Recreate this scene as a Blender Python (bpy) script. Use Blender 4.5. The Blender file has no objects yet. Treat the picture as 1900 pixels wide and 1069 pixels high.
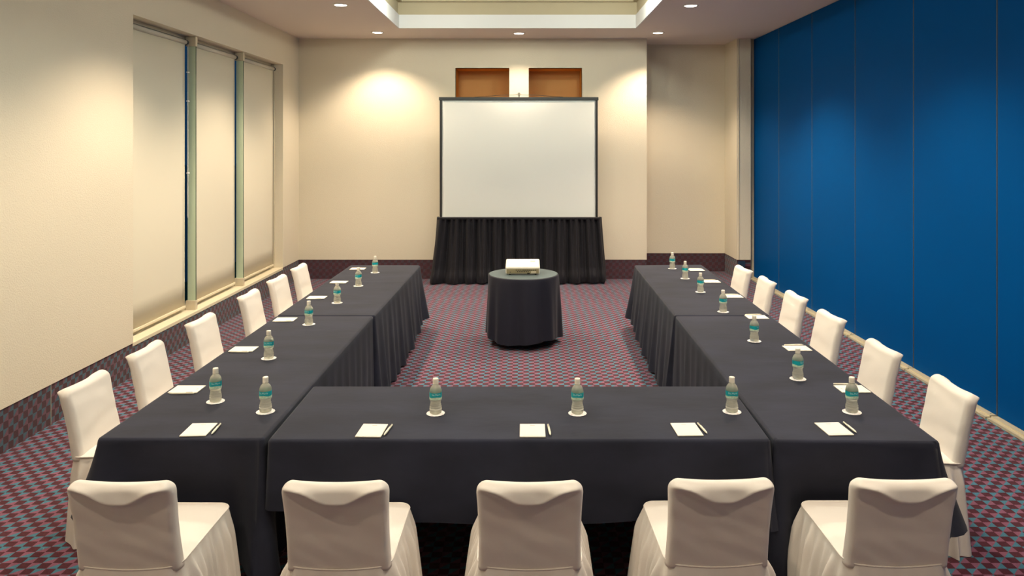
import bpy, bmesh, math, random
from mathutils import Vector, Matrix, noise
C = bpy.context.scene.collection
R = math.radians
PI = math.pi
sc = bpy.context.scene

# ------------------------------------------------------------------ materials
def new_mat(name):
    m = bpy.data.materials.new(name); m.use_nodes = True
    nt = m.node_tree
    return m, nt, nt.nodes['Principled BSDF']

def mat(name, col, rough=0.7, metal=0.0, bump=0.0, bscale=60.0, spec=0.5, sheen=0.0, var=0.0, vscale=3.0,
        emis=None, estr=0.0, stretch=(1, 1, 1), detail=4.0, bdist=0.01):
    m, nt, b = new_mat(name)
    b.inputs['Base Color'].default_value = (*col, 1)
    b.inputs['Roughness'].default_value = rough
    b.inputs['Metallic'].default_value = metal
    b.inputs['Specular IOR Level'].default_value = spec
    if sheen:
        b.inputs['Sheen Weight'].default_value = sheen
        b.inputs['Sheen Roughness'].default_value = 0.5
    if emis:
        b.inputs['Emission Color'].default_value = (*emis, 1)
        b.inputs['Emission Strength'].default_value = estr
    tc = nt.nodes.new('ShaderNodeTexCoord'); mp = nt.nodes.new('ShaderNodeMapping')
    mp.inputs['Scale'].default_value = stretch
    nt.links.new(tc.outputs['Object'], mp.inputs['Vector'])
    if bump:
        n = nt.nodes.new('ShaderNodeTexNoise'); n.inputs['Scale'].default_value = bscale
        n.inputs['Detail'].default_value = detail
        nt.links.new(mp.outputs[0], n.inputs['Vector'])
        bp = nt.nodes.new('ShaderNodeBump'); bp.inputs['Strength'].default_value = bump
        bp.inputs['Distance'].default_value = bdist
        nt.links.new(n.outputs['Fac'], bp.inputs['Height'])
        nt.links.new(bp.outputs['Normal'], b.inputs['Normal'])
    if var:
        n = nt.nodes.new('ShaderNodeTexNoise'); n.inputs['Scale'].default_value = vscale
        n.inputs['Detail'].default_value = 5
        nt.links.new(mp.outputs[0], n.inputs['Vector'])
        r = nt.nodes.new('ShaderNodeValToRGB')
        r.color_ramp.elements[0].position = 0.3; r.color_ramp.elements[1].position = 0.7
        r.color_ramp.elements[0].color = (*[c * (1 - var) for c in col], 1)
        r.color_ramp.elements[1].color = (*[min(1, c * (1 + var)) for c in col], 1)
        nt.links.new(n.outputs['Fac'], r.inputs['Fac'])
        nt.links.new(r.outputs['Color'], b.inputs['Base Color'])
    return m

def carpet_mat(name, ax, ay, k=1.0, mixm=0.0):
    """checker of maroon squares and squares split on the diagonal in rose and teal"""
    m, nt, b = new_mat(name)
    N = nt.nodes; L = nt.links
    tc = N.new('ShaderNodeTexCoord'); sp = N.new('ShaderNodeSeparateXYZ')
    L.new(tc.outputs['Object'], sp.inputs[0])
    def M(op, a, bb=None, cc=None):
        n = N.new('ShaderNodeMath'); n.operation = op
        for i, v in enumerate((a, bb, cc)):
            if v is None: continue
            if isinstance(v, (int, float)): n.inputs[i].default_value = v
            else: L.new(v, n.inputs[i])
        return n.outputs[0]
    u = M('ADD', M('DIVIDE', sp.outputs[ax], 0.0525), 200.37)
    v = M('ADD', M('DIVIDE', sp.outputs[ay], 0.0525), 200.0)
    fu, fv = M('FLOOR', u), M('FLOOR', v)
    ru, rv = M('FRACT', u), M('FRACT', v)
    chk = M('MODULO', M('ADD', fu, fv), 2.0)
    row = M('MODULO', fv, 2.0)
    ul = M('GREATER_THAN', rv, ru)
    xr = M('ABSOLUTE', M('SUBTRACT', ul, row))
    def mixc(f, a, bcol):
        n = N.new('ShaderNodeMix'); n.data_type = 'RGBA'
        L.new(f, n.inputs['Factor'])
        for i, cidx in ((a, 'A'), (bcol, 'B')):
            s = [q for q in n.inputs if q.name == cidx and q.type == 'RGBA'][0]
            if isinstance(i, tuple): s.default_value = (*i, 1)
            else: L.new(i, s)
        return [q for q in n.outputs if q.type == 'RGBA'][0]
    av = (0.15, 0.075, 0.09)
    def tone(c): return tuple(k*(q*(1-mixm)+a*mixm) for q, a in zip(c, av))
    split = mixc(xr, tone((0.205, 0.075, 0.12)), tone((0.05, 0.165, 0.225)))
    base = mixc(chk, tone((0.066, 0.010, 0.019)), split)
    n = N.new('ShaderNodeTexNoise'); n.inputs['Scale'].default_value = 220; n.inputs['Detail'].default_value = 3
    L.new(tc.outputs['Object'], n.inputs['Vector'])
    n2 = N.new('ShaderNodeTexNoise'); n2.inputs['Scale'].default_value = 1.3
    L.new(tc.outputs['Object'], n2.inputs['Vector'])
    f = M('MULTIPLY', M('ADD', M('MULTIPLY', n.outputs['Fac'], 0.7), 0.65), M('ADD', M('MULTIPLY', n2.outputs['Fac'], 0.3), 0.85))
    mul = N.new('ShaderNodeVectorMath'); mul.operation = 'SCALE'
    L.new(base, mul.inputs[0]); L.new(f, mul.inputs['Scale'])
    L.new(mul.outputs[0], b.inputs['Base Color'])
    b.inputs['Roughness'].default_value = 0.95; b.inputs['Specular IOR Level'].default_value = 0.15
    b.inputs['Sheen Weight'].default_value = 0.15
    bp = N.new('ShaderNodeBump'); bp.inputs['Strength'].default_value = 0.35; bp.inputs['Distance'].default_value = 0.003
    L.new(n.outputs['Fac'], bp.inputs['Height']); L.new(bp.outputs['Normal'], b.inputs['Normal'])
    return m

M_floor = carpet_mat('carpet_floor', 0, 1)
M_cside = carpet_mat('carpet_skirting_side_shaded', 1, 2, 0.62, 0.2)  # floor carpet darkened: shading of the upright face put into its colour
M_cback = carpet_mat('carpet_skirting_back_shaded', 0, 2, 0.6, 0.75)  # floor carpet dimmed and blended: low light at the back painted in
M_wall = mat('cream_stucco', (0.76, 0.69, 0.545), 0.9, bump=0.4, bscale=80, spec=0.2, detail=6, bdist=0.006)
M_ceil = mat('ceiling_paint', (0.74, 0.655, 0.60), 0.9, bump=0.1, bscale=30, spec=0.2)
M_lip = mat('cove_lit_white', (0.72, 0.71, 0.70), 0.9, spec=0.2)  # the light on the cove's lower band is put into this white
M_cove = mat('cove_shaded_cream', (0.47, 0.40, 0.27), 0.9, spec=0.2)  # darker cream: the shade on the cove's upper band is painted in
M_orange = mat('niche_ochre_paint', (0.66, 0.29, 0.055), 0.8, bump=0.1, bscale=40, spec=0.2)
M_nichebk = mat('niche_back_paint', (0.62, 0.33, 0.12), 0.8, spec=0.2)
M_trim = mat('beige_trim', (0.66, 0.58, 0.42), 0.6)
M_sill = mat('cream_sill', (0.76, 0.68, 0.5), 0.7, bump=0.1, bscale=50)
M_blind = mat('blind_fabric', (0.76, 0.71, 0.57), 0.9, spec=0.15, bump=0.05, bscale=300)
M_tube = mat('blind_tube', (0.55, 0.51, 0.43), 0.5)
M_dark = mat('dark_metal', (0.03, 0.03, 0.03), 0.5)
M_fin = mat('pale_green_glass_fin', (0.60, 0.72, 0.52), 0.25, spec=0.5)
M_finedge = mat('green_glass_edge', (0.04, 0.10, 0.07), 0.15)
M_bluep = mat('blue_laminate', (0.0, 0.068, 0.25), 0.5, spec=0.02, bump=0.04, bscale=120)
M_alu = mat('champagne_aluminium', (0.62, 0.55, 0.38), 0.4, metal=0.25)
M_edge = mat('aluminium_edge', (0.22, 0.28, 0.34), 0.35, metal=0.7)
M_cloth = mat('charcoal_cloth', (0.0175, 0.0195, 0.034), 0.85, bump=0.35, bscale=14, spec=0.2, sheen=0.10, var=0.28, vscale=5, stretch=(0.5, 1, 1), bdist=0.004)
M_cloth2 = mat('satin_round_cloth', (0.014, 0.0145, 0.026), 0.65, spec=0.3, sheen=0.05, bump=0.15, bscale=30, bdist=0.003)
M_topsheen = mat('round_top_sheen', (0.07, 0.10, 0.105), 0.42, spec=0.5)  # same cloth as the drop, reflected light painted in as a lighter colour
M_skirt = mat('black_pleated_fabric', (0.014, 0.0135, 0.018), 0.7, spec=0.2, sheen=0.04)
M_white = mat('white_chair_cover', (0.80, 0.745, 0.68), 0.85, bump=0.12, bscale=18, spec=0.15, sheen=0.05, bdist=0.006, detail=3)
M_scr = mat('screen_white', (0.77, 0.80, 0.765), 0.75, spec=0.2, bump=0.10, bscale=1.8, bdist=0.03, detail=1)
M_blk = mat('black_border', (0.012, 0.012, 0.013), 0.5)
M_gun = mat('gunmetal_case', (0.035, 0.04, 0.04), 0.4, metal=0.3)
M_paper = mat('notepad_paper', (0.88, 0.82, 0.70), 0.8)
M_print = mat('notepad_print', (0.45, 0.40, 0.36), 0.8)
M_pen = mat('ivory_pen', (0.88, 0.83, 0.66), 0.4)
M_pent = mat('pen_tip', (0.25, 0.22, 0.15), 0.3, metal=0.6)
M_coast = mat('coaster_paper', (0.90, 0.86, 0.83), 0.85, spec=0.2)
M_cprint = mat('coaster_print', (0.55, 0.25, 0.25), 0.8)
M_cap = mat('bottle_cap', (0.88, 0.82, 0.70), 0.45)
M_teal = mat('label_teal', (0.0, 0.40, 0.46), 0.45, var=0.15, vscale=40)
M_lwhite = mat('label_pale_green', (0.62, 0.80, 0.60), 0.5, var=0.2, vscale=120)
M_ltext = mat('label_lettering', (0.65, 0.95, 0.93), 0.5)
M_proj = mat('projector_shell', (0.74, 0.71, 0.61), 0.4)
M_projb = mat('projector_rear', (0.36, 0.30, 0.17), 0.5)
M_port = mat('projector_port', (0.02, 0.018, 0.014), 0.5)
M_wood = mat('plywood_top', (0.35, 0.25, 0.16), 0.6)
M_leg = mat('folding_leg_steel', (0.1, 0.1, 0.1), 0.5, metal=0.6)
M_lens = mat('downlight_lens', (1, 1, 1), 0.5, emis=(1.0, 0.9, 0.72), estr=12)
M_ring = mat('downlight_ring', (0.75, 0.7, 0.62), 0.4)
M_chain = mat('bead_chain', (0.7, 0.7, 0.66), 0.4)
M_lawn = mat('lawn', (0.06, 0.22, 0.10), 0.9, var=0.3, vscale=5)
M_terr = mat('terrace_stone', (0.35, 0.42, 0.42), 0.8)
M_build = mat('dark_facade', (0.10, 0.14, 0.17), 0.8)
M_pblue = mat('skirting_tile_blue', (0.02, 0.04, 0.08), 0.3)
M_table = M_wood

def glass_mat(name, ior, tint, mixw, rough=0.0, diffcol=(0.9, 0.87, 0.75)):
    m = bpy.data.materials.new(name); m.use_nodes = True
    nt = m.node_tree; nt.nodes.clear()
    out = nt.nodes.new('ShaderNodeOutputMaterial')
    g = nt.nodes.new('ShaderNodeBsdfGlass'); g.inputs['IOR'].default_value = ior
    g.inputs['Color'].default_value = (*tint, 1); g.inputs['Roughness'].default_value = rough
    d = nt.nodes.new('ShaderNodeBsdfDiffuse'); d.inputs['Color'].default_value = (*diffcol, 1)
    t = nt.nodes.new('ShaderNodeBsdfTranslucent'); t.inputs['Color'].default_value = (*diffcol, 1)
    a = nt.nodes.new('ShaderNodeMixShader'); a.inputs[0].default_value = 0.5
    nt.links.new(d.outputs[0], a.inputs[1]); nt.links.new(t.outputs[0], a.inputs[2])
    mx = nt.nodes.new('ShaderNodeMixShader'); mx.inputs[0].default_value = mixw
    nt.links.new(g.outputs[0], mx.inputs[1]); nt.links.new(a.outputs[0], mx.inputs[2])
    nt.links.new(mx.outputs[0], out.inputs[0])
    return m
M_water = glass_mat('clear_bottle_water', 1.33, (0.97, 0.99, 0.95), 0.34)  # cream diffuse share stands in for bright reflections inside the bottle
M_pane = glass_mat('window_glass', 1.01, (0.85, 0.95, 0.95), 0.0)

# ------------------------------------------------------------------ mesh helpers
def link(name, verts, faces, m, parent=None, smooth=False, mats=None, fm=None):
    me = bpy.data.meshes.new(name); me.from_pydata([tuple(v) for v in verts], [], faces)
    for q in (mats or [m]): me.materials.append(q)
    if fm:
        for p, i in zip(me.polygons, fm): p.material_index = i
    if smooth:
        for p in me.polygons: p.use_smooth = True
    me.update()
    o = bpy.data.objects.new(name, me); C.objects.link(o)
    if parent: o.parent = parent
    return o

class MB:
    def __init__(s): s.v = []; s.f = []; s.fm = []
    def box(s, x0, x1, y0, y1, z0, z1, mi=0, mtx=None):
        b = len(s.v)
        p = [(x, y, z) for x in (x0, x1) for y in (y0, y1) for z in (z0, z1)]
        if mtx: p = [tuple(mtx @ Vector(q)) for q in p]
        s.v += p
        for f in ((0, 1, 3, 2), (4, 6, 7, 5), (0, 4, 5, 1), (2, 3, 7, 6), (0, 2, 6, 4), (1, 5, 7, 3)):
            s.f.append(tuple(b + i for i in f)); s.fm.append(mi)
        return s
    def rings(s, rings, cap0=False, cap1=False, mi=0):
        b = len(s.v); n = len(rings[0])
        for r in rings: s.v += [tuple(q) for q in r]
        for i in range(len(rings) - 1):
            for j in range(n):
                k = (j + 1) % n
                s.f.append((b + i*n + j, b + i*n + k, b + (i+1)*n + k, b + (i+1)*n + j)); s.fm.append(mi)
        if cap0: s.f.append(tuple(b + j for j in range(n))[::-1]); s.fm.append(mi)
        if cap1: s.f.append(tuple(b + (len(rings)-1)*n + j for j in range(n))); s.fm.append(mi)
        return s
    def lathe(s, prof, n=32, mi=0, c=(0, 0, 0)):
        rr = [[(c[0] + r*math.cos(2*PI*j/n), c[1] + r*math.sin(2*PI*j/n), c[2] + z) for j in range(n)] for r, z in prof]
        return s.rings(rr, True, True, mi)
    def grid(s, g, mi=0):
        b = len(s.v); ny = len(g); nx = len(g[0])
        for r in g: s.v += [tuple(q) for q in r]
        for i in range(ny - 1):
            for j in range(nx - 1):
                s.f.append((b + i*nx + j, b + i*nx + j + 1, b + (i+1)*nx + j + 1, b + (i+1)*nx + j)); s.fm.append(mi)
        return s
    def tube(s, path, r, n=8, closed=False, mi=0):
        path = [Vector(p) for p in path]; rr = []
        N = len(path)
        for i, p in enumerate(path):
            a = path[(i-1) % N] if (closed or i > 0) else path[i]
            c = path[(i+1) % N] if (closed or i < N-1) else path[i]
            t = (c - a).normalized()
            up = Vector((0, 0, 1)) if abs(t.z) < 0.95 else Vector((1, 0, 0))
            x = t.cross(up).normalized(); y = t.cross(x).normalized()
            rr.append([p + r*(x*math.cos(2*PI*k/n) + y*math.sin(2*PI*k/n)) for k in range(n)])
        if closed: rr.append(rr[0])
        return s.rings(rr, not closed, not closed, mi)
    def build(s, name, m, parent=None, smooth=False, bevel=0, mats=None, seg=2):
        o = link(name, s.v, s.f, m, parent, smooth, mats, s.fm)
        if bevel:
            bm = bmesh.new(); bm.from_mesh(o.data)
            bmesh.ops.bevel(bm, geom=list(bm.edges), offset=bevel, segments=seg, affect='EDGES', profile=0.5)
            bm.to_mesh(o.data); bm.free()
        bm = bmesh.new(); bm.from_mesh(o.data)
        bmesh.ops.recalc_face_normals(bm, faces=bm.faces); bm.to_mesh(o.data); bm.free()
        return o

def box_obj(name, a, m, parent=None, bevel=0):
    return MB().box(*a).build(name, m, parent, bevel=bevel)

def tag(o, label, cat, group=None):
    o['label'] = label; o['category'] = cat
    if group: o['group'] = group
    return o
def struct(o, label=None):
    o['kind'] = 'structure'
    if label: o['label'] = label
    return o
def empty(name, loc, rz=0):
    o = bpy.data.objects.new(name, None); C.objects.link(o)
    o.location = loc; o.rotation_euler = (0, 0, rz); o.empty_display_size = 0.1
    return o
def copy_tree(o, parent=None):
    c = o.copy(); C.objects.link(c); c.parent = parent
    for ch in [q for q in bpy.data.objects if q.parent == o]: copy_tree(ch, c)
    return c
ORD = ['first', 'second', 'third', 'fourth', 'fifth', 'sixth', 'seventh', 'eighth', 'ninth', 'tenth']

# ------------------------------------------------------------------ camera (level, lens shifted)
F = 1400.0; H = 2.15; CX, CY = 975.0, 270.0
cam = bpy.data.cameras.new('camera'); co = bpy.data.objects.new('camera', cam); C.objects.link(co)
co.location = (0, 0, H); co.rotation_euler = (R(90), 0, 0)
cam.sensor_width = 36; cam.lens = F/1900*36
cam.shift_x = -(CX - 950)/1900; cam.shift_y = -(534.5 - CY)/1900
cam.clip_start = 0.05
sc.camera = co
def at(px, py, z):
    """point on the horizontal plane z seen at a pixel of the photograph"""
    Y = (H - z)*F/(py - CY)
    return ((px - CX)*Y/F, Y)

# ------------------------------------------------------------------ the room
XL, XR, YB, YF, ZC = -3.65, 3.70, 12.15, -3.0, 3.87
SK = 0.31                                   # carpet skirting height
YA = 12.88                                  # alcove depth
struct(box_obj('floor', (XL-0.4, XR+0.4, YF-0.2, YA+0.4, -0.12, 0.0), M_floor), 'patterned maroon, rose and teal carpet floor')
# ceiling with rectangular raised cove
cx0, cx1, cy0, cy1 = -1.855, 1.618, 0.6, 11.05
m = MB()
m.box(XL-0.3, cx0, YF-0.2, YA+0.4, ZC, ZC+0.06).box(cx1, XR+0.3, YF-0.2, YA+0.4, ZC, ZC+0.06)
m.box(cx0, cx1, YF-0.2, cy0, ZC, ZC+0.06).box(cx0, cx1, cy1, YA+0.4, ZC, ZC+0.06)
struct(m.build('ceiling', M_ceil), 'pinkish beige ceiling around a raised cove')
def frame_mb(x0, x1, y0, y1, z0, z1, t):
    return (MB().box(x0-t, x0, y0-t, y1+t, z0, z1).box(x1, x1+t, y0-t, y1+t, z0, z1)
            .box(x0, x1, y0-t, y0, z0, z1).box(x0, x1, y1, y1+t, z0, z1))
struct(frame_mb(cx0+0.004, cx1-0.004, cy0+0.004, cy1-0.004, ZC-0.002, ZC+0.195, 0.02).build('trim_1', M_lip), 'lower band of the ceiling cove, its light painted in as white')
struct(frame_mb(cx0-0.016, cx1+0.016, cy0-0.016, cy1+0.016, ZC+0.195, 4.29, 0.02).build('trim_2', M_cove), 'upper band of the ceiling cove, shade painted into its cream')
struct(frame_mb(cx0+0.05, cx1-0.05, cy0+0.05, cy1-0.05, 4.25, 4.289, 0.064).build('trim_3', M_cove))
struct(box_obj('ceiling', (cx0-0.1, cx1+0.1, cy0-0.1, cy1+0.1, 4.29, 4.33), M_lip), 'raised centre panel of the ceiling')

# left wall with window opening
wy0, wy1, wz0, wz1 = 7.02, 11.36, SK, 3.37
m = MB()
m.box(XL-0.25, XL, YF, wy0, SK, ZC).box(XL-0.25, XL, wy1, YB+0.3, SK, ZC).box(XL-0.25, XL, wy0, wy1, wz1, ZC)
struct(m.build('wall_left', M_wall), 'cream stucco wall on the left with the window')
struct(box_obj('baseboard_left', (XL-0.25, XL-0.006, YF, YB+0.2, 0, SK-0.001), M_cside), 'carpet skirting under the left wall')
sy = 5.81
struct(box_obj('trim_4', (XL-0.01, XL-0.002, sy-0.0015, sy+0.0015, 0.0, SK-0.003), M_tube), 'thin joint strip in the carpet skirting')
# rear wall and screen wall
struct(box_obj('wall_rear', (XL-0.3, XR+0.3, YF-0.2, YF, 0, ZC), M_wall))
nx = [(-1.128, -0.26), (0.052, 0.911)]; nz0, nz1 = 2.55, 3.40
XE = 1.953
m = MB()
m.box(XL-0.25, nx[0][0], YB, YB+0.12, SK, ZC).box(nx[0][1], nx[1][0], YB, YB+0.12, SK, ZC).box(nx[1][1], XE, YB, YB+0.12, SK, ZC)
for a, b in nx: m.box(a, b, YB, YB+0.12, SK, nz0).box(a, b, YB, YB+0.12, nz1, ZC)
m.box(XE-0.12, XE, YB+0.12, YA+0.1, SK, ZC)
struct(m.build('wall_back', M_wall), 'cream stucco wall behind the projection screen')
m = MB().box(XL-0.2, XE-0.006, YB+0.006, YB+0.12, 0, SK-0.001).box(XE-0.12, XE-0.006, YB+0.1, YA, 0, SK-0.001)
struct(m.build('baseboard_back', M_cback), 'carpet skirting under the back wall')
for i, (a, b) in enumerate(nx):
    e = empty('wall_niche', ((a+b)/2, YB, nz0)); e['kind'] = 'structure'
    e['label'] = ['ochre painted wall niche left of the screen top', 'ochre painted wall niche right of the screen top'][i]
    hw = (b-a)/2; d = 0.55; h = nz1-nz0; t = 0.02
    mm = MB().box(-hw-t, -hw, 0.001, d, -t, h+t).box(hw, hw+t, 0.001, d, -t, h+t).box(-hw, hw, 0.001, d, -t, 0).box(-hw, hw, 0.001, d, h, h+t)
    mm.build('lining', M_orange, e)
    MB().box(-hw-t, hw+t, d, d+t, -t, h+t).build('back_panel', M_nichebk, e)
# alcove and pillar
struct(box_obj('wall_alcove', (XE-0.1, 3.6, YA, YA+0.12, SK, ZC), M_wall), 'recessed cream wall right of the screen wall')
struct(box_obj('baseboard_alcove', (XE-0.1, 3.5, YA-0.006+0.012, YA+0.1, 0, SK-0.001), M_cback), 'carpet skirting in the alcove, shade painted into its colour')
struct(box_obj('wall_pillar', (3.40, 3.625, 12.14, YA+0.1, SK, ZC), M_wall), 'cream pillar between the alcove and blue partition')
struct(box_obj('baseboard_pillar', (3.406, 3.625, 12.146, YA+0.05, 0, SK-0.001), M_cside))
struct(box_obj('trim_5', (3.42, 3.53, 12.128, 12.146, 0.04, SK-0.02), M_pblue), 'dark blue plate at the foot of the pillar')
struct(box_obj('trim_6', (3.625, 3.76, 12.22, YA+0.1, 0, ZC), M_trim), 'beige jamb post where the blue partition ends')
struct(box_obj('trim_7', (3.425, 3.435, 12.132, 12.142, SK, ZC), M_trim))

# ------------------------------------------------------------------ blue partition panels
def make_panel():
    e = empty('partition_panel', (0, 0, 0))      # local: x=0 is the face towards the room, y 0..1.27
    w = 1.275
    box_obj('panel_face', (0, 0.07, 0.005, w-0.005, 0.028, ZC-0.004), M_bluep, e, bevel=0.004)
    m = MB().box(0.002, 0.06, -0.005, 0.004, 0.03, ZC-0.004)
    m.build('edge_gasket', M_dark, e)
    box_obj('edge_strip', (-0.001, 0.01, 0.005, 0.0075, 0.03, ZC-0.01), M_edge, e)
    s = MB().box(-0.085, 0.05, 0.012, w-0.008, 0.0, 0.018).box(-0.05, 0.05, 0.012, w-0.008, 0.018, 0.028)
    s = s.build('bottom_seal', M_alu, e)
    MB().lathe([(0.0001, 0), (0.006, 0.0005), (0.005, 0.003), (0.0001, 0.0035)], 12, c=(-0.02, 0.05, 0.028)).build('screw', M_edge, s, smooth=True)
    return e
edges = [10.94+0.0, 9.67, 8.395, 7.12, 5.845, 4.57, 3.295]
edges = [11.02, 9.745, 8.47, 7.195, 5.92, 4.645, 3.37]
proto = make_panel()
plabels = ['blue partition panel next to the beige jamb post at the far end', 'second blue partition panel from the beige jamb post',
           'third blue partition panel from the beige jamb post', 'fourth blue partition panel from the beige jamb post',
           'fifth blue partition panel from the beige jamb post', 'blue partition panel nearest the camera, cut by the right frame edge',
           'blue partition panel continuing beyond the right edge of the frame']
for i, y in enumerate(edges):
    o = proto if i == 0 else copy_tree(proto)
    o.location = (XR, y, 0)
    tag(o, plabels[i], 'partition panel', 'blue folding partition panels')
struct(box_obj('wall_right', (XR, XR+0.1, YF, 3.36, 0, ZC), M_bluep))
struct(box_obj('trim_8', (XR+0.072, XR+0.3, 3.36, 12.3, 0, ZC), M_dark))

# ------------------------------------------------------------------ window, fins, blinds
win = empty('window_1', (0, 0, 0)); win['kind'] = 'structure'; win['label'] = 'tall window in the left wall behind three roller blinds'
xg = XL - 0.21
box_obj('window_sill', (XL-0.22, XL-0.002, wy0, wy1, SK-0.03, SK+0.002), M_sill, win)
MB().box(XL-0.25, XL-0.12, wy1-0.045, wy1, wz0, wz1).box(XL-0.25, XL-0.12, wy0, wy0+0.04, wz0, wz1).box(XL-0.25, XL-0.16, wy0, wy1, wz1-0.03, wz1).box(XL-0.25, XL-0.16, wy0, wy1, SK, SK+0.05).build('window_frame', M_trim, win)
box_obj('window_pane', (xg-0.006, xg, wy0+0.04, wy1-0.045, SK+0.05, wz1-0.03), M_pane, win)
fy = [8.46, 9.88]
for y in fy:
    m = MB().box(XL-0.135, XL-0.045, y-0.007, y+0.005, SK+0.10, wz1-0.10)
    f = m.build('glass_fin', M_fin, win)
    MB().box(XL-0.045, XL-0.041, y-0.007, y+0.005, SK+0.10, wz1-0.10).build('fin_edge', M_finedge, f)
    MB().box(XL-0.15, XL-0.035, y-0.03, y+0.02, SK+0.002, SK+0.105).build('fin_bracket', M_trim, win, bevel=0.003)
    MB().box(XL-0.15, XL-0.035, y-0.03, y+0.02, wz1-0.11, wz1-0.001).build('fin_bracket', M_trim, win, bevel=0.003)
spans = [(7.05, 8.37), (8.52, 9.80), (9.93, 11.29)]
bl = ['nearest roller blind, beside the plain cream wall', 'middle roller blind between the two green glass fins', 'farthest roller blind, near the back corner']
xb = XL - 0.125
for i, (a, b) in enumerate(spans):
    e = tag(empty('roller_blind', (xb, (a+b)/2, SK+0.04)), 'pale beige ' + bl[i], 'blind', 'roller blinds in the left window')
    hw = (b-a)/2; zt = wz1-0.075-(SK+0.04)
    g = []
    for r in range(12):
        z = 0.02 + (zt-0.02)*r/11
        g.append([(0.004*math.sin(3.1*t/8+i+z)*math.sin(PI*t/16), -hw+0.01+(2*hw-0.02)*t/16, z) for t in range(17)])
    bf = MB().grid(g).build('blind_fabric', M_blind, e, smooth=True)
    md = bf.modifiers.new('thick', 'SOLIDIFY'); md.thickness = 0.0015
    MB().tube([(0.0, -hw+0.008, zt), (0.0, hw-0.005, zt)], 0.026, 20).build('roller_tube', M_tube, e, smooth=True)
    MB().tube([(0.0, hw-0.004, zt), (0.0, hw+0.03, zt)], 0.03, 20).build('tube_end', M_dark, e, smooth=True)
    box_obj('bottom_bar', (-0.008, 0.012, -hw+0.01, hw-0.01, 0.0, 0.028), M_sill, e, bevel=0.004)
    if i == 0:
        mc = MB(); path = [(0.02, hw+0.012, zt)] + [(0.02, hw+0.012, zt-0.01-k*0.12) for k in range(1, 17)]
        zb = path[-1][2]
        mc.tube([(0.02, hw+0.012, zt), (0.02, hw+0.012, zb), (0.02, hw+0.022, zb-0.03), (0.02, hw+0.032, zb), (0.02, hw+0.032, zt)], 0.0022, 6)
        mc.build('bead_chain', M_chain, e, smooth=True)
        for z in (2.62, 2.30, 1.50):
            box_obj('chain_clip', (0.012, 0.03, hw+0.004, hw+0.042, z-0.012, z), M_coast, e)
# outdoors seen through the gap
struct(box_obj('terrace', (-60, XL-0.4, 2, 90, -0.3, -0.2), M_terr), 'pale terrace outside the window')
tag(box_obj('lawn', (-5.6, XL-0.5, 5, 30, -0.2, -0.1), M_lawn), 'green strip of lawn outside the window', 'lawn')['kind'] = 'stuff'

# ------------------------------------------------------------------ downlights
def make_down():
    e = empty('recessed_downlight', (0, 0, 0))
    MB().lathe([(0.072, -0.004), (0.085, -0.010), (0.098, -0.004), (0.098, 0.0), (0.072, 0.0)], 32).build('trim_ring', M_ring, e, smooth=True)
    MB().lathe([(0.0001, -0.003), (0.072, -0.006), (0.072, -0.001), (0.0001, -0.001)], 32).build('lens', M_lens, e, smooth=True)
    return e
dl = [(-2.25, 11.47, 'small round ceiling downlight above the left part of the back wall'),
      (-0.10, 11.55, 'round ceiling downlight in the middle, above the projection screen'),
      (2.02, 11.50, 'round ceiling downlight by the alcove, at the right rear'),
      (-2.26, 9.22, 'round ceiling downlight in front of the window, left of the cove'),
      (2.03, 9.27, 'round ceiling downlight near the blue partition, right of the cove'),
      (-2.26, 6.6, None), (2.03, 6.3, None), (-2.26, 4.0, None), (2.03, 3.6, None), (-2.26, 1.4, None), (2.03, 1.2, None),
      (-2.26, -1.4, None), (2.03, -1.4, None)]
proto = make_down()
for i, (x, y, lb) in enumerate(dl):
    o = proto if i == 0 else copy_tree(proto)
    o.location = (x, y, ZC)
    tag(o, lb or 'round ceiling downlight above the near half of the room, out of frame', 'ceiling light', 'recessed downlights')
    ld = bpy.data.lights.new('downlight_lamp', 'SPOT'); ld.energy = 270 if y < 10 else 170
    if y < 4.5: ld.energy = 150
    if y < 2.2: ld.energy = 100
    if i == 1: ld.energy = 105
    if i == 2: ld.energy = 190
    if i == 4: ld.energy = 420
    ld.color = (1.0, 0.79, 0.58); ld.spot_size = R(118); ld.spot_blend = 0.6; ld.shadow_soft_size = 0.06
    lo = bpy.data.objects.new('downlight_lamp', ld); C.objects.link(lo); lo.location = (x, y, ZC-0.02)
# fluorescent glow of the cove
for xc in (-1.45, 1.22):
    for yc in (2.4, 4.8, 7.1, 9.4):
        ld = bpy.data.lights.new('cove_lamp', 'POINT'); ld.energy = 30; ld.color = (0.95, 1.0, 0.88); ld.shadow_soft_size = 0.09
        lo = bpy.data.objects.new('cove_lamp', ld); C.objects.link(lo); lo.location = (xc, yc, 4.12)

# ------------------------------------------------------------------ tables and cloths
def folding_table(cx, cy, lx, ly, rz, label):
    e = tag(empty('folding_table', (cx, cy, 0), rz), label, 'table', 'folding tables hidden under the cloths')
    box_obj('table_top', (-lx/2, lx/2, -ly/2, ly/2, 0.712, 0.738), M_wood, e, bevel=0.003)
    lng = lx > ly
    for s in (-1, 1):
        if lng: a, b = (s*(lx/2-0.25), -ly/2+0.08), (s*(lx/2-0.25), ly/2-0.08)
        else: a, b = (-lx/2+0.25, s*(ly/2-0.25)), (lx/2-0.25, s*(ly/2-0.25))
        for q in (a, b):
            MB().tube([(q[0], q[1], 0.0), (q[0], q[1], 0.711)], 0.014, 10).build('leg', M_leg, e, smooth=True)
        MB().tube([(a[0], a[1], 0.12), (b[0], b[1], 0.12)], 0.009, 8).build('crossbar', M_leg, e, smooth=True)
    return e

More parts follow.
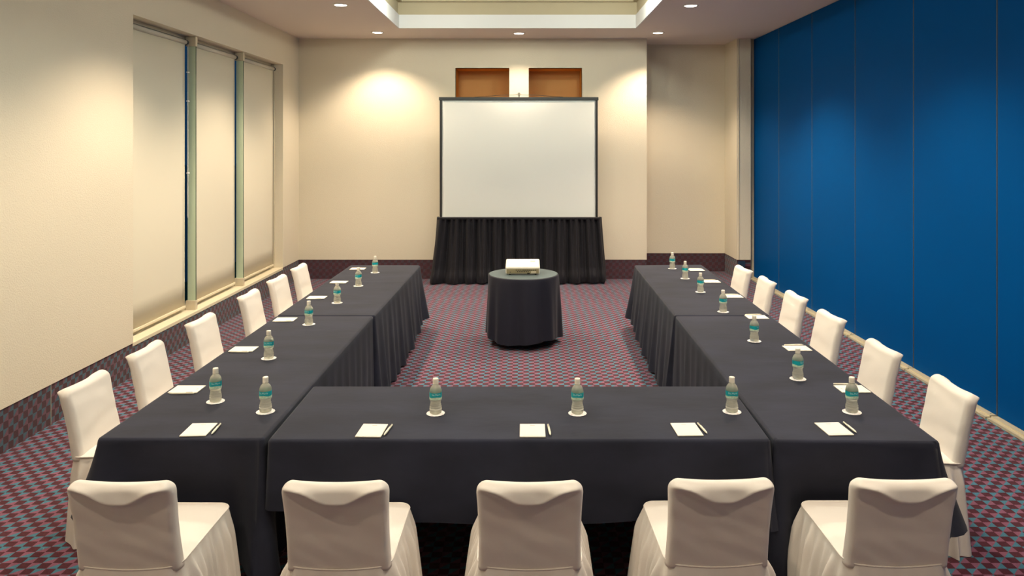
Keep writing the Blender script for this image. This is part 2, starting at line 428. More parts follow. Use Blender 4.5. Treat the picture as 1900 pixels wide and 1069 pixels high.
def cloth(corners, sides, cf, seed, creases=(), wob=0.0022, top=()):
    """corners CCW from front-left; sides: four dicts hem0,hem1,hemm,flare,amp,freq ; cf: flare at four corners"""
    rnd = random.Random(seed); zt = 0.75
    P = [Vector((x, y)) for x, y in corners]
    base = []; arc = 0
    r = 0.022
    for k in range(4):
        a, b = P[k], P[(k+1) % 4]; d = (b-a); ln = d.length; d.normalize(); nrm = Vector((d.y, -d.x))
        prev = (a - P[k-1]).normalized(); np_ = Vector((prev.y, -prev.x))
        # corner arc
        cc = a + d*r - nrm*r
        for q in range(5):
            t = q/5; n = (np_*(1-t) + nrm*t).normalized()
            base.append((cc + n*r, n, k, 0.0, arc + 0.006*q))
        arc += 0.03
        n = int(ln/0.022)
        for q in range(n+1):
            t = q/n; p = a + d*(r + (ln-2*r)*t)
            base.append((p, nrm, k, t, arc + ln*t))
        arc += ln
    ph = [[rnd.uniform(0, 6.28) for _ in range(5)] for _ in range(4)]
    def fold(k, x, s):
        f = sides[k].get('freq', 3.0)
        v = 0.5*math.sin(2*PI*f*x + ph[k][0] + 0.7*math.sin(2.1*x+ph[k][3])) + 0.3*math.sin(2*PI*f*0.53*x + ph[k][1]) + 0.25*math.sin(2*PI*f*1.9*x + ph[k][2])*s
        v = (v+0.9)/1.8
        return max(0, v)**1.5
    m = MB(); rows = []
    def hem(k, t):
        sd = sides[k]; h0, h1 = sd['hem']; hm = sd.get('hemm', (h0+h1)/2)
        return (h0*(1-t)+h1*t) + (hm-(h0+h1)/2)*math.sin(PI*t)
    rows.append([(p.x - n.x*0.016, p.y - n.y*0.016, zt) for p, n, k, t, x in base])
    rows.append([(p.x - n.x*0.006, p.y - n.y*0.006, zt-0.0025) for p, n, k, t, x in base])
    rows.append([(p.x, p.y, zt-0.012) for p, n, k, t, x in base])
    NR = 16
    for i in range(1, NR+1):
        s = i/NR; row = []
        for p, n, k, t, x in base:
            sd = sides[k]; ln = (P[(k+1) % 4]-P[k]).length
            q0, q1 = t*ln, (1-t)*ln
            c0 = cf[k]*(math.exp(-(q0/0.07)**2) - 0.3*math.exp(-((q0-0.14)/0.05)**2)); c1 = cf[(k+1) % 4]*(math.exp(-(q1/0.07)**2) - 0.3*math.exp(-((q1-0.14)/0.05)**2))
            ed = min(1, min(t, 1-t)*ln/0.1)
            off = sd.get('flare', 0.02)*s + (c0+c1)*s**1.3 + sd.get('amp', 0.02)*s**0.8*fold(k, x, s)*(0.4+0.6*ed)
            for (kk, tc, w) in creases:
                if kk == k: off += 0.007*math.exp(-((t-tc)*ln/w)**2) - 0.006*math.exp(-((t-tc)*ln/w+1.8)**2)
            for (tc, dep) in sd.get('push', ()):
                off -= dep*min(1, s*1.8)*math.exp(-(((t-tc)*ln)/0.29)**4)
            h = hem(k, t)
            nz = 0.006*noise.noise(Vector((p.x*3, p.y*3, s*2+seed)))
            row.append((p.x + n.x*(off+nz*s), p.y + n.y*(off+nz*s), (zt-0.012)*(1-s) + h*s))
        rows.append(row)
    m.rings(rows)
    # top sheet
    ins = 0.0155
    def Q(u, v):
        a = P[0].lerp(P[1], u); b = P[3].lerp(P[2], u); return a.lerp(b, v)
    lu = (P[1]-P[0]).length; lv = (P[3]-P[0]).length
    nu = max(8, int(lu/0.05)); nv = max(8, int(lv/0.05)); g = []
    for j in range(nv+1):
        row = []
        for i in range(nu+1):
            u = (ins + (lu-2*ins)*i/nu)/lu; v = (ins + (lv-2*ins)*j/nv)/lv
            p = Q(u, v); e = min(1, min(i, nu-i, j, nv-j)/2.0)
            z = zt + e*wob*(noise.noise(Vector((p.x*2.2, p.y*4, seed)))+0.2)
            for ax, val in top:      # fold line pressed into the cloth
                d_ = p[ax]-val; z += e*0.0035*math.exp(-(d_/0.035)**2)
            row.append((p.x, p.y, z))
        g.append(row)
    m.grid(g)
    return m
def build_cloth(m, label):
    o = m.build('tablecloth', M_cloth, smooth=True)
    return tag(o, label, 'tablecloth', 'black cloths over the meeting tables')

def lerp2(a, b, t): return (a[0]+(b[0]-a[0])*t, a[1]+(b[1]-a[1])*t)
# left run
LY0, LYm, LY1 = 3.60, 6.21, 8.83
Lo, Li = -2.05, -1.25
S = lambda h0, h1, **k: dict(hem=(h0, h1), **k)
LC = (4.30, 4.99, 5.84, 6.845, 7.63, 8.37); RC = (4.21, 5.03, 5.97, 6.77, 7.54, 8.24)   # chairs pushed in against the cloth
def PL(a, b, cs, dep): return tuple(((c-a)/(b-a), dep) for c in cs if -0.15 < (c-a)/(b-a) < 1.15)
build_cloth(cloth([(Lo, LY0), (Li, LY0), (Li, LYm-0.006), (Lo, LYm-0.006)],
    [S(0.40, 0.10, flare=0.01, amp=0.02, freq=2.2, push=((0.56, 0.06),)), S(0.10, 0.04, hemm=0.02, flare=0.0, amp=0.03, freq=5),
     S(0.1, 0.2, flare=0.0, amp=0.0), S(0.3, 0.40, flare=0.0, amp=0.02, freq=2.5, push=PL(LYm, LY0, LC, 0.2))], (0.10, 0.07, 0.02, 0.0), 1, top=((1, 4.97),)),
    'black tablecloth over the near table of the left row')
build_cloth(cloth([(Lo, LYm+0.006), (Li+0.008, LYm+0.006), (Li+0.02, LY1), (Lo, LY1)],
    [S(0.2, 0.1, flare=0.0, amp=0.0), S(0.04, 0.14, hemm=0.02, flare=0.025, amp=0.055, freq=4.2),
     S(0.14, 0.2, flare=0.03, amp=0.04, freq=3), S(0.3, 0.3, flare=0.0, amp=0.02, freq=2.5, push=PL(LY1, LYm, LC, 0.2))], (0.0, 0.03, 0.07, 0.08), 2, top=((1, 7.72),)),
    'black tablecloth over the far table of the left row')
# right run (slightly splayed)
Ri0, Ri1, Ro0, Ro1 = 1.187, 1.274, 1.962, 2.070
ri = lambda y: Ri0 + (Ri1-Ri0)*(y-3.6)/5.23
ro = lambda y: Ro0 + (Ro1-Ro0)*(y-3.6)/5.23
build_cloth(cloth([(ri(3.58), 3.58), (ro(3.58), 3.56), (ro(6.2), 6.204), (ri(6.2), 6.204)],
    [S(0.12, 0.36, flare=0.01, amp=0.022, freq=2.0, push=((0.42, 0.06),)), S(0.36, 0.3, flare=0.0, amp=0.02, freq=2.5, push=PL(3.56, 6.2, RC, 0.27)),
     S(0.1, 0.2, flare=0.0, amp=0.0), S(0.04, 0.12, hemm=0.02, flare=0.0, amp=0.03, freq=5)], (0.07, 0.11, 0.0, 0.03), 3, top=((1, 4.85),)),
    'black tablecloth over the near table of the right row')
build_cloth(cloth([(ri(6.22), 6.216), (ro(6.22), 6.216), (ro(8.83), 8.87), (ri(8.83), 8.83)],
    [S(0.1, 0.2, flare=0.0, amp=0.0), S(0.3, 0.3, flare=0.0, amp=0.02, freq=2.5, push=PL(6.22, 8.87, RC, 0.33)),
     S(0.2, 0.14, flare=0.03, amp=0.04, freq=3), S(0.14, 0.04, hemm=0.03, flare=0.03, amp=0.055, freq=4.2)], (0.03, 0.0, 0.08, 0.07), 4, top=((1, 7.48),)),
    'black tablecloth over the far table of the right row')
# front table
Fx0, Fx1, Fy0, Fy1 = -1.228, 1.168, 3.585, 4.395
build_cloth(cloth([(Fx0, Fy0), (Fx1, Fy0), (Fx1+0.03, Fy1), (Fx0-0.01, Fy1)],
    [S(0.42, 0.42, hemm=0.35, flare=0.0, amp=0.02, freq=1.1), S(0.34, 0.06, flare=0.0, amp=0.004, freq=3),
     S(0.02, 0.02, flare=0.02, amp=0.04, freq=3), S(0.06, 0.40, flare=0.0, amp=0.004, freq=3)], (0.014, 0.05, 0.0, 0.0), 5,
    creases=((0, 0.535, 0.014),), top=((0, 0.05),)),
    'black tablecloth with short hem over the front cross table')
folding_table((Lo+Li)/2, 4.9, 0.76, 2.5, 0, 'folding table hidden under the near left black cloth')
folding_table((Lo+Li)/2, 7.52, 0.76, 2.5, 0, 'folding table hidden under the far left black cloth')
folding_table((ri(4.9)+ro(4.9))/2, 4.88, 0.73, 2.5, R(-1), 'folding table hidden under the near right black cloth')
folding_table((ri(7.5)+ro(7.5))/2, 7.52, 0.74, 2.5, R(-1), 'folding table hidden under the far right black cloth')
folding_table((Fx0+Fx1)/2, (Fy0+Fy1)/2, 2.34, 0.76, 0, 'folding table under the short-hemmed cloth of the front cross table')

# ------------------------------------------------------------------ round table with cloth
rx, ry, rr = -0.024, 8.26, 0.385
def round_cloth():
    rnd = random.Random(4); n = 180; rings = []
    ph = [rnd.uniform(0, 6.28) for _ in range(6)]
    def ring(rad, z, s):
        out = []
        for j in range(n):
            a = 2*PI*j/n
            f = 0.5*math.sin(9*a+ph[0]) + 0.35*math.sin(5*a+ph[1]) + 0.25*math.sin(17*a+ph[2])
            q = rad + s*(0.032*f + 0.012)
            zz = z - (0.018*math.sin(3*a+ph[3])*s if z < 0.3 else 0)
            out.append((q*math.cos(a), q*math.sin(a), zz))
        return out
    rings.append(ring(rr-0.008, 0.7485, 0)); rings.append(ring(rr-0.002, 0.745, 0.0)); rings.append(ring(rr, 0.738, 0.02))
    for i in range(1, 19):
        s = i/18; rings.append(ring(rr + 0.012*s, 0.738 + (0.075-0.738)*s, s**0.7))
    return MB().rings(rings)
tbl = tag(empty('round_table', (rx, ry, 0)), 'small round table hidden under the black cloth with the projector', 'table')
MB().lathe([(0.0001, 0.71), (0.372, 0.71), (0.375, 0.72), (0.372, 0.735), (0.0001, 0.735)], 48).build('table_top', M_wood, tbl, smooth=False)
MB().lathe([(0.0001, 0.0), (0.22, 0.0), (0.22, 0.015), (0.035, 0.04), (0.03, 0.709), (0.0001, 0.709)], 24).build('pedestal', M_leg, tbl, smooth=True)
oc = empty('round_tablecloth', (rx, ry, 0)); tag(oc, 'black floor-length cloth over the small round projector table', 'tablecloth')
round_cloth().build('cloth_drop', M_cloth2, oc, smooth=True)
MB().lathe([(0.0001, 0.7495), (rr-0.02, 0.7495), (rr-0.008, 0.748)], 90).build('cloth_top', M_topsheen, oc, smooth=True)['label'] = 'grey-green sheen painted into the flat top of the cloth'

# ------------------------------------------------------------------ projector
pe = tag(empty('projector', (-0.03, 8.16, 0.7505), 0), 'white data projector on the round black table', 'projector')
pt = Matrix.Rotation(R(11), 4, 'X')
def pb(name, a, mm, par, bev=0.0):
    o = MB().box(*a, mtx=pt).build(name, mm, par, bevel=bev, seg=3); return o
w = 0.186
body = pb('housing', (-w, w, 0.0, 0.27, 0.008, 0.088), M_proj, pe, 0.014)
rp = pb('rear_panel', (-w+0.012, w-0.012, -0.003, 0.004, 0.016, 0.068), M_projb, pe, 0.002)
rp['label'] = 'beige rear socket panel'
k = 0
for i in range(11):
    x = -0.07 + i*0.021
    if i in (4, 5, 6, 7): sz = 0.008
    else: sz = 0.005
    pb('port', (x-sz, x+sz, -0.005, 0.0, 0.050, 0.060), M_port, rp)
for i in range(7):
    x = -0.055 + i*0.019
    pb('port', (x-0.005, x+0.005, -0.005, 0.0, 0.034, 0.043), M_port, rp)
pb('power_socket', (0.048, 0.076, -0.006, 0.0, 0.010, 0.024), M_port, rp)
pb('port', (-0.14, -0.13, -0.005, 0.0, 0.028, 0.036), M_port, rp)
pb('rating_plate', (0.09, 0.145, -0.0045, 0.0, 0.020, 0.042), M_trim, rp)
pb('control_pad', (0.085, 0.135, 0.17, 0.20, 0.087, 0.0895), M_trim, pe, 0.001)
pb('lid_seam', (-w+0.02, w-0.02, 0.03, 0.033, 0.0872, 0.0885), M_trim, pe)
for s in (-1, 1):
    MB().tube([(s*0.13, 0.235, 0.0), (s*0.13, 0.235, 0.052)], 0.009, 12).build('adjustable_foot', M_port, pe, smooth=True)
    MB().tube([(s*0.14, 0.012, 0.0), (s*0.14, 0.012, 0.012)], 0.008, 12).build('rear_foot', M_port, pe, smooth=True)

# ------------------------------------------------------------------ projection screen and drape
YS = 11.90
k_ = YS/F
sx0, sx1 = (816-CX)*k_, (1109-CX)*k_
sz0, szt = 0.96, H + (270-186)*k_
scn = tag(empty('projection_screen', ((sx0+sx1)/2, YS, 0)), 'white projection screen with black border in front of the back wall', 'projection screen')
hw = (sx1-sx0)/2
g = []
for j in range(41):
    z = sz0 + (szt-sz0)*j/40
    g.append([(-hw+0.03+(2*hw-0.06)*i/48, -0.004+0.006*noise.noise(Vector((i*0.16+j*0.06, j*0.02-i*0.02, 3.0)))*math.sin(PI*j/40), z) for i in range(49)])
MB().grid(g).build('screen_surface', M_scr, scn, smooth=True).modifiers.new('t', 'SOLIDIFY').thickness = 0.001
for s in (-1, 1):
    a = sorted((s*(hw-0.035), s*hw)); box_obj('side_border', (a[0], a[1], -0.011, 0.006, sz0, szt+0.01), M_blk, scn)
box_obj('top_bar', (-hw-0.012, hw+0.012, -0.018, 0.012, szt-0.002, szt+0.048), M_gun, scn, bevel=0.004)
box_obj('bottom_case', (-hw-0.01, hw+0.01, -0.02, 0.05, sz0-0.07, sz0+0.005), M_blk, scn, bevel=0.006)
hx = (963-CX)*k_ - (sx0+sx1)/2
zt_ = szt+0.048
MB().tube([(hx, 0.03, 0.25), (hx, 0.03, zt_+0.03), (hx, 0.02, zt_+0.075)], 0.009, 10).build('pole', M_gun, scn, smooth=True)
MB().tube([(hx+0.03*math.cos(t*PI/8), 0.0, zt_+0.045+0.018*math.sin(t*PI/8)) for t in range(16)], 0.003, 6, closed=True).build('hook', M_gun, scn, smooth=True)
MB().tube([(-0.70, 0, zt_), (hx-0.3, 0, zt_+0.03), (hx, 0, zt_+0.038), (hx+0.3, 0, zt_+0.03), (0.70, 0, zt_)], 0.004, 6).build('hanging_strap', M_gun, scn, smooth=True)
for a in (90, 210, 330):
    MB().tube([(hx, 0.03, 0.42), (hx+0.42*math.cos(R(a)), 0.03+0.2*math.sin(R(a))*(1 if a == 90 else 0.3), 0.01)], 0.01, 8).build('leg', M_gun, scn, smooth=True)

def drape():
    rnd = random.Random(11)
    pts = []   # base polyline: left return, front, right return
    x0, x1, yf, yb = (812-CX)*11.8/F, (1113-CX)*11.8/F, 11.80, 12.0
    n1, n2 = 20, 420
    for i in range(n1): pts.append((Vector((x0, yb-(yb-yf)*i/n1)), Vector((-1, 0)), -1))
    for i in range(n2+1): pts.append((Vector((x0+(x1-x0)*i/n2, yf)), Vector((0, -1)), i/n2))
    for i in range(1, n1+1): pts.append((Vector((x1, yf+(yb-yf)*i/n1)), Vector((1, 0)), 2))
    ph = [rnd.uniform(0, 6.28) for _ in range(8)]
    zt = H - (404-CY)*11.8/F
    rows = []
    NR = 26
    for i in range(NR+1):
        s = i/NR; row = []
        for q, (p, n, t) in enumerate(pts):
            x = q*(2.54/420)
            w1 = math.sin(2*PI*x*4.7 + ph[0] + 0.9*math.sin(x*2.3+ph[4]))
            w2 = math.sin(2*PI*x*11.3 + ph[1] + 1.2*math.sin(x*3.1+ph[5]))
            w3 = math.sin(2*PI*x*2.7 + ph[2] + s*0.8)
            a1 = 0.046*min(1, 0.4+s*0.9); a2 = 0.030*(1-0.5*s)
            off = a1*math.copysign(abs(w1)**0.7, w1) + a2*w2 + 0.02*s*w3 + 0.03
            fl = 0.10*s**1.5
            sd = 0.0
            if 0 <= t <= 1:
                e0 = math.exp(-(t*2.5/0.25)**2); e1 = math.exp(-((1-t)*2.5/0.25)**2)
                sd = (-0.11*e0 + 0.06*e1)*s**1.2
            else: fl = (0.11 if t < 0 else 0.06)*s**1.2; off *= 0.5
            bulge = 0.025*max(0, math.sin((s-0.8)/0.2*PI)) if s > 0.8 else 0
            z = zt*(1-s) + (0.02+0.012*math.sin(x*4.5+ph[3]))*s
            row.append((p.x + n.x*(off+fl) + sd, p.y + n.y*(off+fl+bulge), z))
        rows.append(row)
    return MB().grid(rows), x0, x1, yf, yb, zt
dm, x0, x1, yf, yb, zt = drape()
dr = empty('screen_drape', ((x0+x1)/2, yf, 0)); tag(dr, 'black gathered drape hanging to the carpet below the projection screen', 'drape')
o = dm.build('pleated_fabric', M_skirt, dr, smooth=True); o.matrix_parent_inverse = Matrix.Translation((-(x0+x1)/2, -yf, 0))
o = MB().box(x0, x1, yf-0.045, yf+0.05, zt-0.025, zt+0.006).build('header_band', M_skirt, dr, bevel=0.004); o.matrix_parent_inverse = Matrix.Translation((-(x0+x1)/2, -yf, 0))

# ------------------------------------------------------------------ covered chairs
def rrect(k, x0, x1, y0, y1, r):
    """point at fraction k of a rounded rectangle, counter-clockwise from the middle of its right side"""
    w, h = x1-x0-2*r, y1-y0-2*r; q = PI*r/2
    segs = [h/2, q, w, q, h, q, w, q, h/2]; T = sum(segs); d = (k % 1.0)*T
    i = 0
    while i < 8 and d > segs[i]: d -= segs[i]; i += 1
    if i == 0: return (x1, (y0+y1)/2+d)
    if i == 8: return (x1, y0+r+d)
    cc = {1: (x1-r, y1-r, 0), 3: (x0+r, y1-r, 90), 5: (x0+r, y0+r, 180), 7: (x1-r, y0+r, 270)}
    if i in cc:
        a = R(cc[i][2]) + d/r; return (cc[i][0]+r*math.cos(a), cc[i][1]+r*math.sin(a))
    if i == 2: return (x1-r-d, y1)
    if i == 4: return (x0, y1-r-d)
    return (x0+r+d, y0)
def make_chair(seed):
    rnd = random.Random(seed)
    e = empty('covered_chair', (0, 0, 0))
    # backrest: rings up the height (local +Y faces the table)
    W, Ht, z0, r = 0.215, 0.822, 0.436, 0.05
    n = 120; rings = []
    ph = rnd.uniform(0, 6.28); sk = rnd.uniform(-0.3, 0.3)
    zs = [z0 + (Ht-0.12-z0)*i/20 for i in range(20)] + [Ht-0.12+(0.12-r)*i/12 for i in range(12)]
    zs += [Ht-r + r*math.sin(PI/2*i/12) for i in range(13)]
    for z in zs:
        v = (z-z0)/(Ht-z0)
        dz = max(0, z-(Ht-r))
        hw = W - r + math.sqrt(max(0, r*r-dz*dz))
        hw *= (1 - 0.03*math.sin(PI*v)) * (0.975 + 0.025*v)
        er = 0.03
        dt = max(0, z-(Ht-er))
        th = 0.030*math.sqrt(max(0.0, 1-(dt/er)**2)) + 0.0015
        yc = -0.205 - 0.085*v
        ring = []
        for j in range(n):
            x, y = rrect(j/n, -hw, hw, -th, th, min(th*0.98, 0.026))
            u = x/W
            zz = z
            if z > Ht-0.12:            # top line dips a little between the corners
                zz -= 0.010*(1-min(1, abs(u-0.1*sk)/0.85)**2)*((z-(Ht-0.12))/0.12)
            if y < -0.6*th:
                # tucked scoop at the top of the rear side
                zc = Ht - 0.020 - 0.056*math.exp(-abs((u-0.15*sk)/0.48)**3)
                top = Ht - 0.006
                if zc <= z <= top: d = 0.026*(top-z)/(top-zc)
                elif z < zc: d = 0.026*math.exp(-((zc-z)/0.013)**2)
                else: d = 0
                d *= max(0, 1-abs(u)**6)
                # horizontal step where the chair frame ends, plus soft wrinkles
                d += 0.004/(1+math.exp((z-0.585)/0.010))
                d += 0.004*noise.noise(Vector((x*7+seed, 0.3, z*18+x*9)))
                y -= d
            elif y > 0.6*th:
                y += 0.003*noise.noise(Vector((x*7, seed, z*16))) + 0.008*math.exp(-((z-0.64)/0.1)**2)*(1-u*u)
            ring.append((x, yc + y, zz))
        rings.append(ring)
    MB().rings(rings, True, True).build('backrest', M_white, e, smooth=True)
    # seat outline
    def outline(k, inset=0.0):
        hw, y0, y1, rr_ = 0.222-inset, -0.244+inset, 0.262-inset, 0.05
        x, y = rrect(k, -hw, hw, y0, y1, 0.055)
        taper = 1 - 0.05*(1-(y-y0)/(y1-y0))
        return x*taper, y
    N = 320
    def edge_z(y, x=0.0):
        t = (y+0.238)/0.5
        sag = 0.016*max(0, 1-(x/0.2)**2)*max(0, min(1, (-0.19-y)/0.05))
        return 0.458 + 0.012*math.sin(min(1, max(0, t))*PI/2) - sag
    rg = []
    for f in (0.02, 0.3, 0.55, 0.75, 0.9, 0.97, 1.0):
        ring = []
        for j in range(N):
            x, y = outline(j/N)
            cx_, cy_ = 0, 0.012
            X, Y = cx_+(x-cx_)*f, cy_+(y-cy_)*f
            z = edge_z(Y, X) + 0.016*(1-f**4) + 0.002*noise.noise(Vector((X*8, Y*8, seed)))*(1-f)
            ring.append((X, Y, z))
        rg.append(ring)
    MB().rings(rg, True, False).build('seat', M_white, e, smooth=True)
    MB().tube([(*outline(j/N, -0.001), edge_z(*outline(j/N)[::-1])) for j in range(N)], 0.0035, 6, closed=True).build('piping', M_white, e, smooth=True)
    # skirt with folds
    ph = [rnd.uniform(0, 6.28) for _ in range(6)]
    rg = []; NR = 18
    per = []
    L = 0; prev = None
    for j in range(N):
        q = Vector(outline(j/N)); L += (q-prev).length if prev else 0; per.append(L); prev = q
    for i in range(NR+1):
        s = i/NR; ring = []
        for j in range(N):
            x, y = outline(j/N); x2, y2 = outline((j+1)/N+0.004); x1_, y1_ = outline((j-1)/N-0.004)
            t = Vector((x2-x1_, y2-y1_)).normalized(); nn = Vector((t.y, -t.x))
            th = per[j]
            back = max(0, min(1, (-0.15-y)/0.08)); front = max(0, min(1, (y-0.2)/0.05))
            fold = 0.5+0.5*(0.6*math.sin(2*PI*th/0.068*1.0 + ph[0] + math.sin(th*9+ph[1])) + 0.4*math.sin(2*PI*th/0.19+ph[2]))
            # folds gather at the rear corners of the seat
            corner = math.exp(-((abs(x)-0.21)/0.03)**2 - ((y+0.2)/0.10)**2)
            flare = 0.055*s**0.8 if not back else (0.055*(1-back) + 0.028*back)*s**0.8
            off = 0.002 + flare + (0.042*(1-0.7*back)+0.02*corner)*fold**1.5*min(1, s*5)*(0.65+0.35*s)
            off -= 0.010*corner*(1-s)
            z = edge_z(y, x)*(1-s) + 0.006*s - 0.003
            if z < 0.002: z = 0.002
            ring.append((x+nn.x*off, y+nn.y*off, z))
        rg.append(ring)
    o = MB().rings(rg).build('skirt', M_white, e, smooth=True)
    return e
protos = [make_chair(3), make_chair(17), make_chair(29)]
used = [False]*3; cnt = [0]
def chair(x, y, rz, label):
    """x, y: middle of the top of the backrest; the seat lies ahead of it"""
    i = cnt[0] % 3; cnt[0] += 1
    o = protos[i] if not used[i] else copy_tree(protos[i]); used[i] = True
    d = Vector((-math.sin(rz), math.cos(rz)))
    o.location = (x + d.x*0.29, y + d.y*0.29, 0); o.rotation_euler = (0, 0, rz)
    tag(o, label, 'chair', 'white covered banquet chairs')
dh = H - 0.82
def topat(px, py):
    Y = dh*F/(py-CY); return ((px-CX)*Y/F, Y)
fr = [(229, 889, 0.5, 'leftmost of the five white-covered chairs seen from behind in front'),
      (624, 889, -0.5, 'white-covered chair seen from behind, second from left in the front row'),
      (983, 896, 0, 'middle of the five white-covered chairs seen from behind in front'),
      (1335, 882, -1, 'white-covered chair seen from behind, second from right in the front row'),
      (1670, 882, 0, 'rightmost of the five white-covered chairs seen from behind in front')]
for px, py, rz, lb in fr:
    x, y = topat(px, py); chair(x, 2.99+(0.02 if py == 882 else 0), R(-rz), lb)
lf = [(152, 703), (272, 643), (374, 589), (458, 542), (515, 514), (556, 492.5)]
names = ['nearest the camera', 'second from the camera', 'third from the camera', 'fourth from the camera', 'second from the far end', 'at the far end, nearest the back wall']
for i, (px, py) in enumerate(lf):
    x, y = topat(px, py); chair(-2.515, y, R(-90 + (0, 2, -1, 1, -2, 0)[i]), 'white-covered chair along the left table row, ' + names[i])
rt = [(1770, 712), (1640, 640), (1543, 582), (1478, 545), (1424, 517), (1380, 496)]
for i, (px, py) in enumerate(rt):
    x, y = topat(px, py); chair(x, y, R(90 + (-2, 0, 2, 1, -1, 3)[i]), 'white-covered chair along the right table row, ' + names[i])

# ------------------------------------------------------------------ bottles, coasters, pads, pens
def make_bottle():
    e = empty('water_bottle', (0, 0, 0))
    prof = [(0.0001, 0.001), (0.024, 0.0), (0.030, 0.004), (0.0318, 0.012), (0.0312, 0.018), (0.032, 0.021), (0.032, 0.026), (0.0280, 0.029), (0.0315, 0.033),
            (0.031, 0.037), (0.0268, 0.040), (0.0290, 0.044), (0.0285, 0.048), (0.0248, 0.051), (0.0272, 0.055), (0.0272, 0.059), (0.0255, 0.062), (0.0295, 0.067), (0.0318, 0.071),
            (0.0312, 0.074), (0.0312, 0.111), (0.0318, 0.114), (0.031, 0.120), (0.0285, 0.128), (0.0255, 0.135), (0.019, 0.143), (0.0135, 0.149), (0.0125, 0.153), (0.0001, 0.1535)]
    MB().lathe(prof, 40).build('bottle_body', M_water, e, smooth=True)
    cp = [(0.0001, 0.1525), (0.0150, 0.1525), (0.0152, 0.156), (0.0145, 0.157), (0.0148, 0.160), (0.0148, 0.178), (0.0135, 0.181), (0.0001, 0.1815)]
    MB().lathe(cp, 28).build('cap', M_cap, e, smooth=True)
    n = 48; r = 0.0322; zz = [0.088, 0.100, 0.1115]
    rings = [[(r*math.cos(2*PI*j/n), r*math.sin(2*PI*j/n), z + (0.0022*math.sin(3*2*PI*j/n) if i == 0 else 0)) for j in range(n)] for i, z in enumerate(zz)]
    lb = MB().rings(rings).build('label', M_teal, e, smooth=True)
    rings = [[(r*math.cos(2*PI*j/n), r*math.sin(2*PI*j/n), z + (0.0022*math.sin(3*2*PI*j/n) if i == 1 else 0)) for j in range(n)] for i, z in enumerate([0.076, 0.088])]
    MB().rings(rings).build('label_wave', M_lwhite, lb, smooth=True)
    cu = bpy.data.curves.new('t', 'FONT'); cu.body = 'Sta.María'; cu.size = 0.0135; cu.align_x = 'CENTER'; cu.resolution_u = 2
    to = bpy.data.objects.new('t', cu); C.objects.link(to)
    bpy.context.view_layer.update()
    me = bpy.data.meshes.new_from_object(to.evaluated_get(bpy.context.evaluated_depsgraph_get()))
    bpy.data.objects.remove(to)
    for v in me.vertices:
        a = -PI/2 + v.co.x/r; z = 0.0985 + v.co.y
        v.co = ((r+0.0004)*math.cos(a), (r+0.0004)*math.sin(a), z)
    me.materials.clear(); me.materials.append(M_ltext)
    o = bpy.data.objects.new('lettering', me); C.objects.link(o); o.parent = lb
    return e
def make_coaster():
    e = empty('coaster', (0, 0, 0))
    n = 64
    def rg(r, z, a=0): return [((r + a*math.cos(16*2*PI*j/n))*math.cos(2*PI*j/n), (r + a*math.cos(16*2*PI*j/n))*math.sin(2*PI*j/n), z) for j in range(n)]
    MB().rings([rg(0.047, 0, 0.0008), rg(0.0478, 0.0008, 0.0008), rg(0.047, 0.0016, 0.0008), rg(0.03, 0.0017)], True, True).build('paper_disc', M_coast, e)
    m = MB()
    for a in (225, 315, 45, 135):
        for da in (-6, 0, 6):
            q = R(a+da); m.box(-0.0012, 0.0012, -0.0012, 0.0012, 0.0015, 0.002, mtx=Matrix.Translation((0.04*math.cos(q), 0.04*math.sin(q), 0)) @ Matrix.Rotation(q, 4, 'Z'))
    m.build('print', M_cprint, e)
    return e
def make_pad():
    e = empty('notepad', (0, 0, 0))
    box_obj('paper_block', (-0.062, 0.062, -0.082, 0.082, 0, 0.005), M_paper, e, bevel=0.0008)
    MB().box(-0.012, 0.012, 0.058, 0.062, 0.0048, 0.0053).box(-0.045, 0.045, -0.0655, -0.0645, 0.0048, 0.0053).build('letterhead', M_print, e)
    return e
def make_pen():
    e = empty('pen', (0, 0, 0))
    m = MB(); prof = [(0.0008, -0.07), (0.0018, -0.066), (0.0045, -0.055), (0.0055, -0.03), (0.0052, 0.03), (0.0046, 0.066), (0.0022, 0.07)]
    n = 14; rings = [[(r*math.cos(2*PI*j/n), y, 0.0056+r*math.sin(2*PI*j/n)) for j in range(n)] for r, y in prof]
    m.rings(rings, True, True).build('barrel', M_pen, e, smooth=True)
    box_obj('clip', (-0.001, 0.001, 0.025, 0.062, 0.0105, 0.0122), M_pent, e)
    return e
zt = 0.7525
B = [(400, 745, 'first on the left row, beside its notepad', 25, ),
     (498.7, 665, 'second along the left row from the camera', 10), (573, 602, 'third along the left row from the camera', -25),
     (625.6, 562, 'fourth along the left row from the camera', -30), (665, 530.6, 'second from the far end of the left row', -40), (696, 506, 'at the far end of the left row', 150),
     (492.7, 764, 'at the near left corner beside the front table', -4), (808.3, 767, 'on the left half of the front cross table', 12), (1071.4, 767, 'right of centre on the front cross table', -5),
     (1358, 764, 'at the right end of the front cross table', -6), (1580.6, 764.5, 'at the near right corner of the right row', 5),
     (1480.4, 703, 'second along the right row from the camera', 50), (1399.5, 633, 'third along the right row from the camera', 60), (1341.7, 578.6, 'fourth along the right row from the camera', 40),
     (1299.7, 541.9, 'fifth along the right row from the camera', 55), (1271.3, 517, 'second from the far end of the right row', 70), (1247.5, 498.4, 'at the far end of the right row', 60)]
pb_, pc_, pp_, pn_ = make_bottle(), make_coaster(), make_pad(), make_pen()
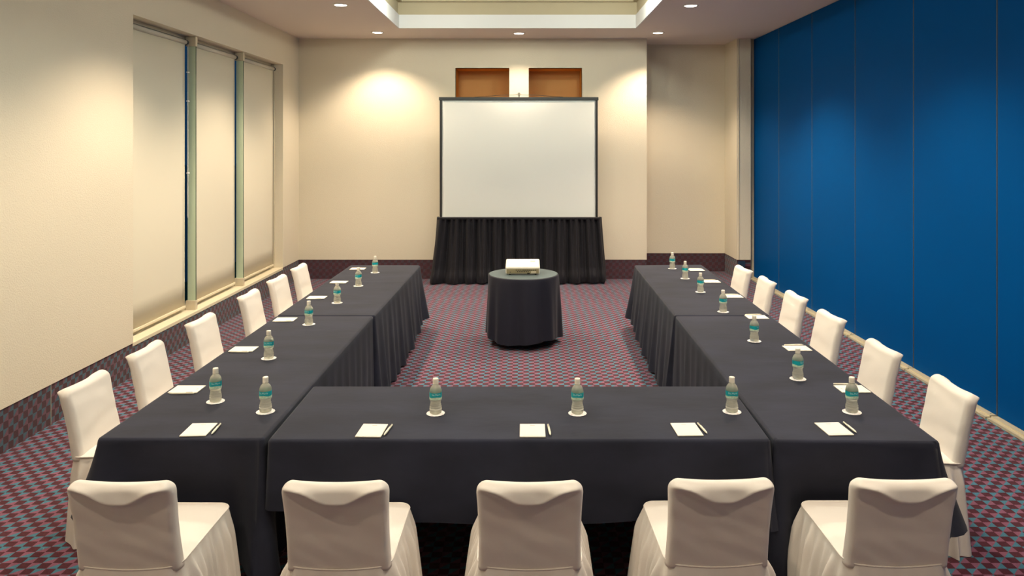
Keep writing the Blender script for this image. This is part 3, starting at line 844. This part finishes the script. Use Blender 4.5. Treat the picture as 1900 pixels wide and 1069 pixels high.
for i, (px, py, lb, rz) in enumerate(B):
    x, y = at(px, py, 0.7525)
    c = pc_ if i == 0 else copy_tree(pc_); c.location = (x, y, zt); c.rotation_euler = (0, 0, R(rz*1.7))
    tag(c, 'white paper coaster, the bottle on it ' + lb, 'coaster', 'paper coasters under the bottles')
    b = pb_ if i == 0 else copy_tree(pb_); b.location = (x, y, zt+0.0018); b.rotation_euler = (0, 0, R(rz))
    tag(b, 'teal-labelled water bottle ' + lb, 'bottle', 'water bottles on the tables')
# (pad px, py, rotation, pen offset in pad axes, where)
Pd = [(369, 797.5, 3, 'at the near end of the left row'), (690, 799, -2, 'on the left half of the front cross table'), (988, 799, 0, 'in the middle of the front cross table'),
      (1274, 797, 2, 'towards the right end of the front cross table'), (1547, 796, 3, 'at the near end of the right row'),
      (347, 722.5, -90, 'on the left row, first side seat from the camera'), (452, 648, -90, 'on the left row, second side seat'), (529, 593, -89, 'on the left row, third side seat'),
      (588, 552, -90, 'on the left row, fourth side seat'), (629, 523.5, -91, 'on the left row, fifth side seat'), (664, 498.7, -90, 'on the left row, farthest side seat'),
      (1581, 722, 90, 'on the right row, first side seat from the camera'), (1479, 646.5, 91, 'on the right row, second side seat'), (1404, 588.5, 90, 'on the right row, third side seat'),
      (1360, 550, 89, 'on the right row, fourth side seat'), (1320, 522.5, 90, 'on the right row, fifth side seat'), (1292, 501, 90, 'on the right row, farthest side seat')]
penoff = {0: (0.083, 0.0), 1: (0.079, 0.005), 2: (0.082, 0.004), 3: (0.080, 0.008), 4: (0.086, 0.01)}
for i, (px, py, rz, lb) in enumerate(Pd):
    x, y = at(px, py, 0.755)
    o = pp_ if i == 0 else copy_tree(pp_); o.location = (x, y, zt); o.rotation_euler = (0, 0, R(rz))
    tag(o, 'small cream notepad ' + lb, 'notepad', 'notepads at the seats')
    dx, dy = penoff.get(i, (0.068, 0.0))
    if i < 5: dx, dy = penoff[i]
    else: dx, dy = (0.078, 0.004 if i % 2 else -0.006)
    v = Matrix.Rotation(R(rz), 2) @ Vector((dx, dy))
    q = pn_ if i == 0 else copy_tree(pn_); q.location = (x+v.x, y+v.y, zt); q.rotation_euler = (0, 0, R(rz + (2, -4, 3, 4, -1)[i % 5]))
    tag(q, 'ivory pen beside the notepad ' + lb, 'pen', 'pens beside the notepads')

# ------------------------------------------------------------------ world and view
w = bpy.data.worlds.new('world'); sc.world = w; w.use_nodes = True
bg = w.node_tree.nodes['Background']; bg.inputs[0].default_value = (0.05, 0.25, 0.6, 1); bg.inputs[1].default_value = 0.09
sc.view_settings.view_transform = 'Standard'; sc.view_settings.look = 'None'
sc.view_settings.gamma = 1; sc.view_settings.use_curve_mapping = False
sc.view_settings.exposure = 0.5
